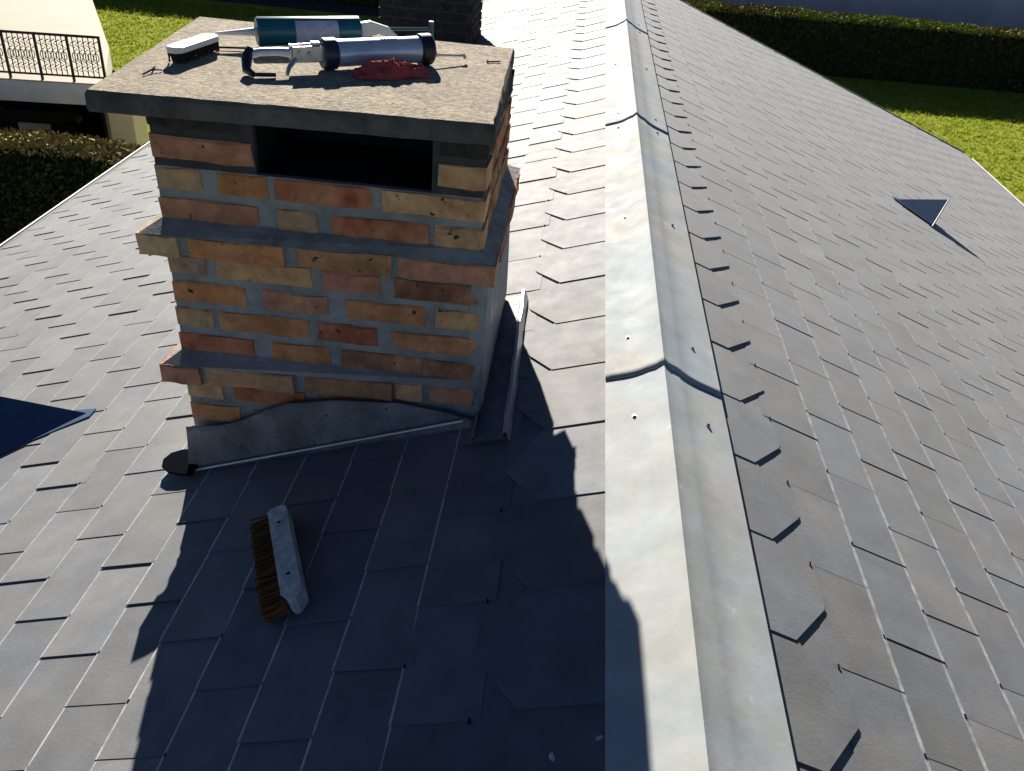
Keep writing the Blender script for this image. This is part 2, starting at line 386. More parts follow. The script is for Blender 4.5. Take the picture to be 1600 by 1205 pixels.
# ------------------------------------------------------------------ gutters, verge trims
def gutter(f_, S, side):
    b = MB(); n = 9; c0 = f_(S + .055, 0, -.035); o0 = len(b.v)
    for y in (Y0, Y1):
        for i in range(n):
            a = math.pi + math.pi * i / (n - 1); b.v.append((c0.x + .062 * math.cos(a), y, c0.z + .062 * math.sin(a)))
    for i in range(n - 1): b.f.append((o0 + i, o0 + i + 1, o0 + i + 1 + n, o0 + i + n)); b.m.append(0)
    x = c0.x + .062 * side
    b.tube([(x, Y0, c0.z + .004), (x, Y1, c0.z + .004)], .007, 8, 1)
    o = b.build('gutter', ['gutter', 'gutter_rim'], house, smooth=True); md = o.modifiers.new('sheet', 'SOLIDIFY'); md.thickness = .003
gutter(fL, SL, -1); gutter(fR, SR, 1)
for f_, S in ((fL, SL), (fR, SR)):
    b = MB(); b.prism([f_(.03, Y1 + .0, .006), f_(S, Y1, .012), f_(S, Y1, -.09), f_(.03, Y1, -.09)], (0, .018, 0)); o = b.build('verge_board', 'gutter', house); fixn(o.data)

# ------------------------------------------------------------------ chimneys
def brick_mesh(l, h, d, seed, rough=.0024, matn='brick'):
    """a worn brick: box with cut corners and uneven edges; origin at its front lower left, front face at y=0"""
    r = random.Random(seed); nx = 4; b = MB(); e = .0035
    prof_ = [(0, e), (0, h - e), (e, h), (d, h), (d, 0), (e, 0)]     # (depth, height)
    n = len(prof_)
    for i in range(nx + 1):
        x = l * i / nx
        for k, (yy, zz) in enumerate(prof_):
            jx = r.uniform(-rough, rough) * .6; jy = r.uniform(0, rough) if yy < d else 0; jz = r.uniform(-rough, rough)
            if i in (0, nx) and k in (0, 1): jx += (e if i == 0 else -e) * r.uniform(.1, 1.1); jy += .002
            b.v.append((x + jx, yy + jy, zz + jz))
    for i in range(nx):
        for k in range(n):
            a = i * n + k; c = i * n + (k + 1) % n; b.f.append((a, c, c + n, a + n)); b.m.append(0)
    b.f.append(tuple(range(n))[::-1]); b.m.append(0); b.f.append(tuple(nx * n + k for k in range(n))); b.m.append(0)
    me = b.mesh('brick', [matn]); fixn(me); return me
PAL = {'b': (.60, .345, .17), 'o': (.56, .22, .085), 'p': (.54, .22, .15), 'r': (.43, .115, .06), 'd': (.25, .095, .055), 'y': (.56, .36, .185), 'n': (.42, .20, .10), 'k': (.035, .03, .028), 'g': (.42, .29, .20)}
def pal(c):
    q = PAL[c]; f = rnd.uniform(.85, 1.15); return (q[0] * f * rnd.uniform(.95, 1.05), q[1] * f, q[2] * f * rnd.uniform(.9, 1.1), 1)
PITCH, BH, ZT0 = .0660, .0478, .551           # course spacing, brick height, top of the uppermost course
# front face as the photograph shows it, left to right: (zoom x start, zoom x end, colour) per course, with the wall's own left edge in the same units
ROWS = [(85, [(90, 430, 'k'), (1190, 1365, 'k')]),
        (100, [(105, 485, 'p'), (1190, 1365, 'b')]),
        (118, [(122, 295, 'y'), (365, 545, 'o'), (585, 935, 'r'), (985, 1365, 'b')]),
        (135, [(140, 512, 'p'), (595, 735, 'g'), (800, 1155, 'r'), (1188, 1365, 'b')]),
        (150, [(65, 240, 'y'), (285, 632, 'o'), (690, 1030, 'n'), (1065, 1420, 'p')]),
        (155, [(160, 302, 'g'), (355, 712, 'b'), (765, 978, 'p'), (1040, 1365, 'd')]),
        (185, [(192, 468, 'o'), (545, 785, 'p'), (868, 1160, 'o'), (1208, 1365, 'b')]),
        (190, [(195, 335, 'y'), (368, 710, 'o'), (755, 975, 'r'), (1045, 1365, 'o')]),
        (200, [(204, 495, 'r'), (575, 790, 'o'), (848, 1150, 'd'), (1165, 1365, 'd')]),
        (215, [(150, 310, 'p'), (335, 668, 'b'), (708, 1045, 'n'), (1065, 1160, 'b'), (1195, 1365, 'p')]),
        (230, [(235, 372, 'y'), (428, 700, 'r'), (760, 1020, 'n')]),
        (255, [(260, 455, 'o'), (520, 800, 'r')])]
CORB = {4: .034, 9: .034}
CF = {4: (.052, .028), 9: (.048, .002)}       # how far the corbelled courses stand out at the front, left end and right end
BL = .196
chim = MB()
cy0 = CY0 + .006; ci = .006
zb, zo0, zo1, zt = -.52, .4215, .545, .553
chim.box((CX0 + ci, CY0 + .26, zb), (CX1 - ci, CY1 - ci, zt))
chim.box((CX0 + ci, cy0, zb), (CX1 - ci, CY0 + .26, zo0))
zs = zo0
for (xa, xb) in ((CX0 + ci, -.913), (-.547, CX1 - ci)):
    chim.box((xa, cy0, zo0), (xb, CY0 + .26, zt), 1)
chim.box((-.913, cy0, zo1), (-.547, CY0 + .26, zt), 1)
for c, o_ in CORB.items():                    # mortar weathering on the corbelled courses
    z1 = ZT0 - c * PITCH; z0 = z1 - BH; k = o_ - .010; fl, fr = CF[c]
    xr_ = .002 if c == 4 else -.012
    def ring(d, dl, dr, z): return [(CX0 - d, CY0 - dl, z), (CX1 + d + xr_, CY0 - dr, z), (CX1 + d + xr_, CY1 + d + xr_, z), (CX0 - d, CY1 + d + xr_, z)]
    SIDES = [(0, 1, 5, 4), (1, 2, 6, 5), (2, 3, 7, 6), (3, 0, 4, 7), (4, 5, 6, 7), (3, 2, 1, 0)]
    chim.add(ring(k, fl - .010, fr - .010, z0 + .004) + ring(k, fl - .010, fr - .010, z1 - .002), SIDES)
    e = o_ - .004
    hi = [(CX0 + .006, CY0 + .004, z1 + .020), (CX1 - .006, CY0 + .004, z1 + .020), (CX1 - .006, CY1 - .006, z1 + .020), (CX0 + .006, CY1 - .006, z1 + .020)]
    chim.add(ring(e, fl - .004, fr - .004, z1 - .001) + hi, SIDES)
chim.box((CX1 - .02, CY0 + .003, CX1 * math.tan(AL)), (CX1 + .017, CY0 + .12, ZT0 - 4 * PITCH - BH + .003))
chimney = chim.build('chimney', ['mortar', 'soot_shade_mortar'], house)
tag(chimney, 'big brick chimney with concrete cap in the foreground, tools lying on it')
def put_brick(parent, l, depth, colr, mw, seed, h=BH):
    o = place('brick', brick_mesh(l, h, depth, seed, matn='soot_shade_brick' if colr[0] < .05 else 'brick'), parent, mw); o.color = colr; return o
seed = 0
for c, (zl, row) in enumerate(ROWS):
    ztop = ZT0 - c * PITCH; off = CORB.get(c, 0.)
    for (a, b_, colr) in row:
        seed += 1
        xa = CX0 + (a - zl) / (1365 - zl) * (CX1 - CX0); xb = CX0 + (b_ - zl) / (1365 - zl) * (CX1 - CX0)
        if off: xa = max(xa, CX0 - off); xb = min(xb, CX1 + off)
        xa -= .004 if a > zl + 20 else 0.; xb += .004 if b_ < 1360 else 0.
        if c in CF: fl, fr = CF[c]; off = fl + (fr - fl) * ((xa + xb) / 2 - CX0) / (CX1 - CX0)
        put_brick(chimney, xb - xa, .09, pal(colr), Matrix.Translation((xa, CY0 - off, ztop - BH)), seed)
# remaining faces: right, back, left (running bond)
def face_bricks(parent, x0, x1, y0, y1, zrows, corb, sides, pick, zroof, seed0):
    sd = seed0
    for c, ztop in enumerate(zrows):
        for sidename in sides:
            off = corb.get(c, 0.) + (.002 if c == 4 and corb and sidename != 'left' else 0.)
            if sidename == 'right': L_ = y1 - y0 - .095; base = Matrix.Translation((x1 + off, y0 + .095, ztop - BH)) @ Matrix.Rotation(math.pi / 2, 4, 'Z')
            elif sidename == 'back': L_ = x1 - x0; base = Matrix.Translation((x1, y1 + off, ztop - BH)) @ Matrix.Rotation(math.pi, 4, 'Z')
            elif sidename == 'left': L_ = y1 - y0 - .19; base = Matrix.Translation((x0 - off, y1 - .095, ztop - BH)) @ Matrix.Rotation(-math.pi / 2, 4, 'Z')
            else: L_ = x1 - x0; base = Matrix.Translation((x0, y0 - off, ztop - BH))
            u = 0.
            first = BL if (c % 2 == 0) else BL * .5
            while u < L_ - .03:
                l = min(first if u == 0 else BL, L_ - u)
                xw = (base @ Vector((u + l / 2, 0, 0)))
                if ztop > zroof(xw.x) - .03 and l > .04 and not (corb and sidename == 'right' and c > 4):
                    sd += 1; put_brick(parent, l, .085, pal(pick(c)), base @ Matrix.Translation((u, 0, 0)), sd)
                u += l + .017
zr = [ZT0 - c * PITCH for c in range(13)]
face_bricks(chimney, CX0, CX1, CY0, CY1, zr, CORB, ('right', 'back', 'left'), lambda c: rnd.choice('dnrdnrb') if c else 'k', lambda x: x * math.tan(AL), 1000)
# flue opening lining
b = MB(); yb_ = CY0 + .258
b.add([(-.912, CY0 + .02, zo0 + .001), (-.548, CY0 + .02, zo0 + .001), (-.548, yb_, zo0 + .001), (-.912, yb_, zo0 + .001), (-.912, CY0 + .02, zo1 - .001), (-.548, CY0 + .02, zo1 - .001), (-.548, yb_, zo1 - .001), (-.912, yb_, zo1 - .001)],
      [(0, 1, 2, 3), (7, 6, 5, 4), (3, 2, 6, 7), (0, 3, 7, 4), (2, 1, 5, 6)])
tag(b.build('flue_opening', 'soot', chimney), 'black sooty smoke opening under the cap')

def rough_slab(name, corners, z0, z1, parent, matn, n=22, amp=.0035, sd=0.):
    """a concrete slab with worn, crumbly edges"""
    b = MB(); A, B, C_, D = [Vector((c[0], c[1], 0)) for c in corners]
    def P(u, v): return (A * (1 - u) + B * u) * (1 - v) + (D * (1 - u) + C_ * u) * v
    lay = []
    for zi, (z, inset) in enumerate(((z0, .004), (z0 + .006, 0), (z1 - .007, 0), (z1, .006))):
        ring = []
        for e_ in range(4):
            for i in range(n):
                t = i / n; u, v = [(t, 0), (1, t), (1 - t, 1), (0, 1 - t)][e_]
                p = P(u, v); cdir = (P(.5, .5) - p).normalized()
                nn = noise.noise(Vector((p.x * 30, p.y * 30, z * 20 + sd))) + .5 * noise.noise(Vector((p.x * 80, p.y * 80, sd)))
                p = p + cdir * (inset + amp * nn); ring.append((p.x, p.y, z + .25 * amp * nn))
        lay.append(ring)
    m_ = 4 * n
    for ring in lay: b.v += ring
    for k in range(3):
        for i in range(m_): a = k * m_ + i; c = k * m_ + (i + 1) % m_; b.f.append((a, c, c + m_, a + m_)); b.m.append(0)
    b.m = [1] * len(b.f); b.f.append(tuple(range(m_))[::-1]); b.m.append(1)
    # gridded, gently uneven top
    o0 = len(b.v); g_ = n
    for j in range(1, g_):
        for i in range(1, g_):
            p = P(i / g_, j / g_); b.v.append((p.x, p.y, z1 + .0015 * noise.noise(Vector((p.x * 14, p.y * 14, sd)))))
    def idx(i, j):
        top = 3 * m_
        if j == 0: return top + i
        if i == g_: return top + n + j
        if j == g_: return top + 2 * n + (g_ - i)
        if i == 0: return top + (3 * n + (g_ - j)) % m_
        return o0 + (j - 1) * (g_ - 1) + (i - 1)
    for j in range(g_):
        for i in range(g_): b.f.append((idx(i, j), idx(i + 1, j), idx(i + 1, j + 1), idx(i, j + 1))); b.m.append(0)
    o = b.build(name, [matn, 'concrete_side'], parent, smooth=True); fixn(o.data); return o
CAPZ = .590
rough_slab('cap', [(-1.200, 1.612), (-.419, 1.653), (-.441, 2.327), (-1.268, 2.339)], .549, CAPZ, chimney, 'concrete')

# lead work round the foot of the chimney
tanL = math.tan(AL)
b = MB(); ya = CY0 - .014
topl = [(-1.140, -.236), (-1.06, -.224), (-.994, -.198), (-.93, -.158), (-.878, -.132), (-.75, -.106), (-.616, -.096), (-.50, -.106), (-.425, -.122)]
fine = []
for (xa, za), (xb, zb2) in zip(topl, topl[1:]):
    for t in range(4): fine.append((xa + (xb - xa) * t / 4, za + (zb2 - za) * t / 4))
fine.append(topl[-1]); nt_ = 7
for i, (x, z) in enumerate(fine):
    zb_ = x * tanL + .002
    for k in range(nt_):
        t = k / (nt_ - 1); nn = noise.noise(Vector((x * 16, t * 5, 1.))) + .5 * noise.noise(Vector((x * 45, t * 11, 1.)))
        b.v.append((x, ya - .003 * nn - (.022 - .014 * (x + 1.14) / .72) * (1 - t) ** 2, zb_ + (z - zb_) * t + (.005 * nn if k == nt_ - 1 else 0)))
for i in range(len(fine) - 1):
    for k in range(nt_ - 1): a = i * nt_ + k; b.f.append((a, a + nt_, a + nt_ + 1, a + 1)); b.m.append(0)
o = b.build('apron_flashing', 'apron', chimney, smooth=True); fixn(o.data); md = o.modifiers.new('sheet', 'SOLIDIFY'); md.thickness = .004
tag(o, 'grey lead and mortar apron at the foot of the chimney')
b = MB()
pts = [fL(s, 1.655 + .012 * (1.185 - s) / .72, .011 + .020 * (1.185 - s) / .72) for s in [1.185 - i * .06 for i in range(13)]]
b.tube(pts, .0034, 8); b.build('apron_edge', 'lead_edge', chimney, smooth=True)
b = MB(); tong = [(1.165, 1.625), (1.20, 1.628), (1.235, 1.640), (1.262, 1.664), (1.272, 1.695), (1.262, 1.722), (1.235, 1.735), (1.165, 1.735)]
b.prism([fL(s, y, .014 + .012 * (s - 1.16) / .11) for s, y in tong], NL * .006); o = b.build('flashing_tongue', 'lead_dark', chimney, bevel=.002); fixn(o.data)
# tray along the ridge side: a flat flange on the slates, a low turned-up rim, and an upstand dressed against the wall
b = MB(); ny = 17; inner = -(CX1 + .006) / cosL; zr_ = CX1 * tanL
for j in range(ny):
    y = 1.598 + (2.32 - 1.598) * j / (ny - 1)
    wv = .003 * noise.noise(Vector((y * 14, 0, 3.))); so = .356 + .016 * (y - 1.6) / .8
    hr = .030 + .012 * noise.noise(Vector((y * 7, 4, 3.)))
    top = zr_ + (.05 if y < 1.69 else .355 + .02 * noise.noise(Vector((y * 11, 2., 1.)))) - max(0, y - 2.29) * 3.
    wx = CX1 + .016 + .008 * noise.noise(Vector((y * 22, 5, 1)))
    b.v += [tuple(fL(so - .002 + wv, y, .004)), tuple(fL(so + wv, y, hr)), tuple(fL(so + .005 + wv, y, hr - .001)), tuple(fL(so + .011 + wv, y, .016)), tuple(fL(inner - .006, y, .019 + wv)),
            (wx + .002, y, zr_ + .045), (wx, y, (zr_ + top) / 2), (wx - .004, y, top)]
for j in range(ny - 1):
    for k in range(7): a = j * 8 + k; b.f.append((a, a + 1, a + 9, a + 8)); b.m.append(1 if k in (0, 1) else 0)
o = b.build('side_flashing', ['lead', 'lead_edge'], chimney); fixn(o.data); md = o.modifiers.new('sheet', 'SOLIDIFY'); md.thickness = .003
tag(o, 'dented lead tray between chimney and ridge')

# the second chimney, farther along the roof
b = MB(); b.box((C2X0 + .009, C2Y0 + .009, -.9), (C2X1 - .009, C2Y1 - .009, .16)); ch2 = b.build('chimney', 'soot_shade_mortar', house)
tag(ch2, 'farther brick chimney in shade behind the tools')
face_bricks(ch2, C2X0, C2X1, C2Y0, C2Y1, [.16 - c * PITCH for c in range(12)], {}, ('front', 'right', 'back', 'left'), lambda c: 'k', lambda x: x * tanL, 5000)  # near-black throughout: the stack's shade is put into brick and mortar colour
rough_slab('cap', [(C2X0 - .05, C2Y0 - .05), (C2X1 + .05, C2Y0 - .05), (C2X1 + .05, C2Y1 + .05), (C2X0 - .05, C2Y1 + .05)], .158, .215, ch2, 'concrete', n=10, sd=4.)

# ------------------------------------------------------------------ hooded roof vents
def vent(f_, tail_s, y, apex_s, h, base_s, half, half_far, label):
    T = f_(tail_s, y, .006); A = f_(apex_s, y, h); Bn = f_(base_s, y - half, .006); Bf = f_(base_s, y + half_far, .006)
    k = MB(); k.add([f_(tail_s - .02, y - .02, .006), f_(base_s + .01, y - half, .009), f_(base_s + .01, y + half_far, .009), f_(tail_s - .02, y + .02, .006)], [(0, 1, 2, 3)])
    o = k.build('roof_vent', 'vent_blue', house); fixn(o.data); md = o.modifiers.new('sheet', 'SOLIDIFY'); md.thickness = .003; tag(o, label)
    hd = MB(); hd.add([T, Bn, A, Bf], [(0, 1, 2), (0, 2, 3)]); h_ = hd.build('hood', 'vent_blue', o); fixn(h_.data); md = h_.modifiers.new('sheet', 'SOLIDIFY'); md.thickness = .004
    rm = MB(); rm.tube([Bn, A, Bf], .0045, 6); rm.build('rim', 'vent_blue', o, smooth=True)
    for q in (.2, .42, .64):                   # louvres across the open front
        s_ = base_s - .045 + (apex_s - base_s) * q; gr = MB()
        gr.tube([f_(s_, y - half * (1 - q) * .70, h * q * .72 + .008), f_(s_, y + half_far * (1 - q) * .70, h * q * .72 + .008)], .004, 5); gr.build('louvre', 'hook', o)
vent(fR, 1.765, 5.07, 2.03, .138, 1.935, .225, .05, 'blue hooded roof vent on the right slope')
vent(fL, 1.715, 2.055, 2.00, .130, 1.925, .175, .05, 'blue hooded roof vent cut by the left edge of the picture')

# ------------------------------------------------------------------ tools
def axis_mat(p, d, up=(0, 0, 1)):
    d = Vector(d).normalized(); up = Vector(up); z = (up - d * up.dot(d)).normalized(); y = z.cross(d)
    return Matrix(((d.x, y.x, z.x, p[0]), (d.y, y.y, z.y, p[1]), (d.z, y.z, z.z, p[2]), (0, 0, 0, 1)))
def bristle_block(mb, x0, x1, ylen, z0, z1, rows, cols, r=.0012, spread=.012, sd=3):
    q = random.Random(sd)
    for i in range(cols):
        for j in range(rows):
            x = x0 + (x1 - x0) * (i + .5) / cols + q.uniform(-.002, .002); z = z0 + (z1 - z0) * (j + .5) / rows
            e = Vector((x + q.uniform(-spread, spread), -ylen * q.uniform(.85, 1.05), z + q.uniform(-spread, spread) * .6))
            mid = Vector((x, 0, z)).lerp(e, .5) + Vector((q.uniform(-.002, .002), 0, q.uniform(-.002, .002)))
            mb.tube([(x, .004, z), mid, e], [r * 1.4, r * 1.5, r], 4)
# brush on the slates: back upright on its edge, bristles pointing down the slope
pA, pB = fL(.862, 1.405, .0), fL(.728, 1.115, .0)
d = (pA - pB)
brush = empty('hand_brush', pB); WM[brush.name] = axis_mat(pB, d, NL); brush.matrix_basis = WM[brush.name]
tag(brush, 'hand brush with pale wooden back and brown bristles on the shaded slates', 'brush')
Lb = d.length; bw = WM[brush.name]
b = MB(); ou = [(0, .016), (.022, 0), (Lb - .008, 0), (Lb, .008), (Lb, .034), (Lb - .008, .042), (.028, .042), (0, .026)]
b.prism([(x, y - .034, .010) for x, y in ou], (0, 0, .038))
for q in (.08, Lb - .06): b.tube([(q, -.013, .047), (q, -.013, .0487)], .0042, 8, 1)
o = b.build('brush_back', ['hand_wood', 'hook'], brush, bw, bevel=.005); fixn(o.data)
b = MB(); q = random.Random(11)
for i in range(64):
    for j in range(11):
        x = .008 + (Lb - .022) * (i + .5) / 64; z = .012 + .034 * (j + .5) / 11
        e = Vector((x + q.uniform(-.007, .005), .008 + .043 * q.uniform(.88, 1.06), max(.003, z + q.uniform(-.012, .004))))
        b.tube([(x, .004, z), Vector((x, .004, z)).lerp(e, .5), e], [.0021, .0022, .0015], 4)
o = b.build('bristles', 'bristle', brush, bw)
# small brush on the cap
pA, pB = Vector((-1.098, 2.010, CAPZ + .002)), Vector((-1.128, 1.850, CAPZ + .002))
d = pA - pB; mw = axis_mat(pB, d); sb = empty('scrub_brush', pB); sb.matrix_basis = mw; WM[sb.name] = mw
tag(sb, 'small scrub brush with white back and dark bristles on the chimney cap', 'brush')
b = MB(); ln = d.length; b.prism([(x, y, .020) for x, y in ((0, -.010), (.012, -.020), (ln - .012, -.020), (ln, -.010), (ln, .010), (ln - .012, .020), (.012, .020), (0, .010))], (0, 0, .013))
o = b.build('brush_back', 'white_plastic', sb, mw, bevel=.003); fixn(o.data)
b = MB(); q = random.Random(5)
for i in range(22):
    for j in range(7):
        x = .006 + (ln - .012) * (i + .5) / 22; y = -.017 + .034 * (j + .5) / 7
        b.tube([(x, y, .021), (x + q.uniform(-.003, .003), y + q.uniform(-.004, .004), 0.0005)], [.0022, .0018], 4)
b.build('bristles', 'bristle_dark', sb, mw)

def caulk_gun(kind, pL, pR, label):
    d = Vector(pR) - Vector(pL); mw = axis_mat(pL, d); ln = d.length
    g_ = empty('caulking_gun', pL); g_.matrix_basis = mw; WM[g_.name] = mw; tag(g_, label, 'caulking gun')
    return g_, mw, ln
# silver gun in front: x runs from the trigger end (left) to the front collar (right), z up, radius .031
g1, mw, ln = caulk_gun(1, (-.822, 1.930, CAPZ + .034), (-.622, 2.068, CAPZ + .034), 'silver caulking gun with black collars lying on the chimney cap')
b = MB(); b.tube([(.018, 0, 0), (ln - .02, 0, 0)], .0285, 28); b.build('barrel', 'alu', g1, mw, smooth=True)
b = MB(); b.tube([(-.008, 0, 0), (-.004, 0, 0), (.022, 0, 0), (.024, 0, 0)], [.029, .0325, .0325, .030], 24); b.build('rear_collar', 'navy_plastic', g1, mw, smooth=True)
b = MB(); b.tube([(ln - .024, 0, 0), (ln - .022, 0, 0), (ln + .004, 0, 0), (ln + .008, 0, 0)], [.031, .0338, .0338, .030], 24); b.build('front_collar', 'black_plastic', g1, mw, smooth=True)
b = MB(); b.tube([(ln, 0, -.012), (ln + .085, .0, -.018)], .0026, 8); b.tube([(ln + .083, 0, -.018), (ln + .092, -.002, -.017), (ln + .094, -.006, -.024)], .0042, 8); b.build('nozzle_rod', 'steel', g1, mw, smooth=True)
b = MB()
for yy in (-.016, .012): b.box((-.075, yy, -.012), (-.006, yy + .004, .020))
b.box((-.070, -.010, -.005), (-.055, .010, .014)); b.tube([(-.040, -.022, .006), (-.040, .022, .006)], .0045, 8); b.tube([(-.062, -.022, .010), (-.062, .022, .010)], .0035, 8)
b.box((-.030, -.008, .012), (-.012, .008, .026)); b.build('ratchet_housing', 'steel', g1, mw, bevel=.0015)
b = MB(); b.tube([(-.072, .004, .004), (-.100, .012, .006), (-.135, .022, .004), (-.158, .024, .000)], [.010, .0085, .0085, .010], 10); b.build('handle', 'alu', g1, mw, smooth=True)
b = MB(); b.tube([(-.152, .026, .012), (-.163, .020, -.004), (-.172, -.004, -.024), (-.165, -.030, -.0275)], [.008, .012, .009, .006], 10); b.tube([(-.165, -.028, -.028), (-.120, -.036, -.029)], .0042, 8); b.build('grip_end', 'black_plastic', g1, mw, smooth=True)
b = MB(); b.tube([(-.070, -.012, -.006), (-.090, -.030, -.018), (-.100, -.050, -.026)], [.006, .005, .004], 8); b.build('trigger', 'steel', g1, mw, smooth=True)
b = MB()
for k in range(5): b.box((.125 + k * .008, -.0102, .0268), (.130 + k * .008, -.0055, .0288))
b.build('print', 'navy_plastic', g1, mw)
# teal gun behind
g2, mw, ln = caulk_gun(2, (-1.022, 2.075, CAPZ + .034), (-.812, 2.190, CAPZ + .034), 'teal caulking gun with long plunger rod behind the silver one')
b = MB(); b.tube([(0, 0, 0), (.004, 0, 0), (ln, 0, 0), (ln + .003, 0, 0)], [.029, .032, .032, .028], 28); b.build('barrel', 'teal_plastic', g2, mw, smooth=True)
b = MB(); n = 12
for x in (.085, .185):
    for k in range(n): a = R(-40 + 95 * k / (n - 1)) ; b.v.append((x, -.0326 * math.cos(a), .0326 * math.sin(a)))
for k in range(n - 1): b.f.append((k, k + 1, n + k + 1, n + k)); b.m.append(0)
b.build('label_wrap', 'pale_label', g2, mw, smooth=True)
b = MB(); b.tube([(-.092, .002, -.004), (-.05, .001, -.002), (.002, 0, 0)], [.0035, .006, .010], 10); b.build('nozzle', 'white_plastic', g2, mw, smooth=True)
b = MB(); b.tube([(ln - .01, 0, .004), (ln + .19, .0, .002)], .0042, 8); b.tube([(ln + .185, 0, -.014), (ln + .185, 0, .020)], .006, 8); b.build('plunger_rod', 'teal_plastic', g2, mw, smooth=True)
b = MB(); b.prism([(ln + .002, -.010, .018), (ln + .030, -.010, .022), (ln + .075, -.010, .008), (ln + .10, -.010, -.014), (ln + .085, -.010, -.020), (ln + .05, -.010, -.008), (ln + .002, -.010, -.018)], (0, .020, 0)); o = b.build('handle', 'white_plastic', g2, mw, bevel=.004); fixn(o.data)
b = MB(); b.prism([(ln + .012, -.006, -.012), (ln + .030, -.006, -.010), (ln + .045, -.006, -.028), (ln + .035, -.006, -.031)], (0, .012, 0)); o = b.build('trigger', 'black_plastic', g2, mw, bevel=.002); fixn(o.data)

# crumpled red cloth under the silver gun
b = MB(); nu, nv = 44, 22
ca, cb = Vector((-.752, 1.900, 0)), Vector((-.606, 1.975, 0)); du = cb - ca; dv = Vector((-du.y, du.x, 0)).normalized()
for j in range(nv + 1):
    for i in range(nu + 1):
        u, v = i / nu, j / nv; wid = .050 * (.75 + .25 * math.sin(math.pi * min(1, u * 1.2))) * (1 + .2 * noise.noise(Vector((u * 5, 1, 2))))
        p = ca + du * (u + .03 * noise.noise(Vector((v * 4, 3, u)))) + dv * wid * (v * 1.6 - .8)
        env = (math.sin(math.pi * u) ** .35) * (math.sin(math.pi * v) ** .5) if 0 < u < 1 and 0 < v < 1 else 0
        hh = .032 * env * (.8 + .55 * noise.noise(Vector((u * 7, v * 3.5, 1))) + .22 * abs(noise.noise(Vector((u * 16, v * 9, 4)))) * (1 + u)) + .001
        b.v.append((p.x, p.y, CAPZ + max(.0012, hh)))
for j in range(nv):
    for i in range(nu): a = j * (nu + 1) + i; b.f.append((a, a + 1, a + nu + 2, a + nu + 1)); b.m.append(0)
o = b.build('cleaning_cloth', 'red_cloth', smooth=True); md = o.modifiers.new('sheet', 'SOLIDIFY'); md.thickness = .002; md.offset = -1
tag(o, 'crumpled red cloth beneath the silver caulking gun', 'cloth')
# small odds and ends
b = MB(); b.tube([(-1.092, 2.016, CAPZ + .005), (-1.019, 2.032, CAPZ + .006)], .0022, 7); b.tube([(-1.096, 2.015, CAPZ + .005), (-1.091, 2.016, CAPZ + .005)], .0048, 8)
tag(b.build('long_bolt', 'hook', smooth=True), 'thin dark bolt lying left of the silver gun\'s handle', 'bolt')
b = MB(); b.tube([(-.490, 2.140, CAPZ + .003), (-.462, 2.153, CAPZ + .003)], .0018, 6); b.tube([(-.492, 2.139, CAPZ + .003), (-.490, 2.140, CAPZ + .003)], .0042, 8)
tag(b.build('nail', 'screw'), 'short nail near the right edge of the chimney cap', 'nail')
b = MB(); b.tube([(-1.145, 1.745, CAPZ + .003), (-1.139, 1.775, CAPZ + .006), (-1.150, 1.812, CAPZ + .003)], .0018, 5); b.tube([(-1.139, 1.775, CAPZ + .006), (-1.125, 1.79, CAPZ + .003)], .0013, 5)
tag(b.build('wire_scrap', 'hook'), 'thin bent scrap of wire near the cap\'s left front corner', 'wire')
for i, (s, y, r_, lab) in enumerate([(.210, .778, .005, 'pale mortar crumb on shaded slates at the bottom edge of the picture'), (.141, .804, .004, 'pale mortar crumb against the ridge capping')]):
    b = MB(); q = random.Random(i + 40)
    for k in range(14):
        a = 2.4 * k; zz = 1 - 2 * (k + .5) / 14; rr = math.sqrt(1 - zz * zz); f_ = q.uniform(.7, 1.2)
        b.v.append((r_ * 1.6 * rr * math.cos(a) * f_, r_ * rr * math.sin(a) * f_, r_ * .5 * zz * f_))
    import bmesh
    bm = bmesh.new(); [bm.verts.new(v) for v in b.v]; bmesh.ops.convex_hull(bm, input=bm.verts); me = bpy.data.meshes.new('mortar_crumb'); bm.to_mesh(me); bm.free(); me.materials.append(M['lead_edge'])
    o = place('mortar_crumb', me, None, frame(-1, s, y, .011) @ Matrix.Rotation(q.uniform(0, 3), 4, 'Z')); tag(o, lab, 'mortar', 'mortar crumbs')

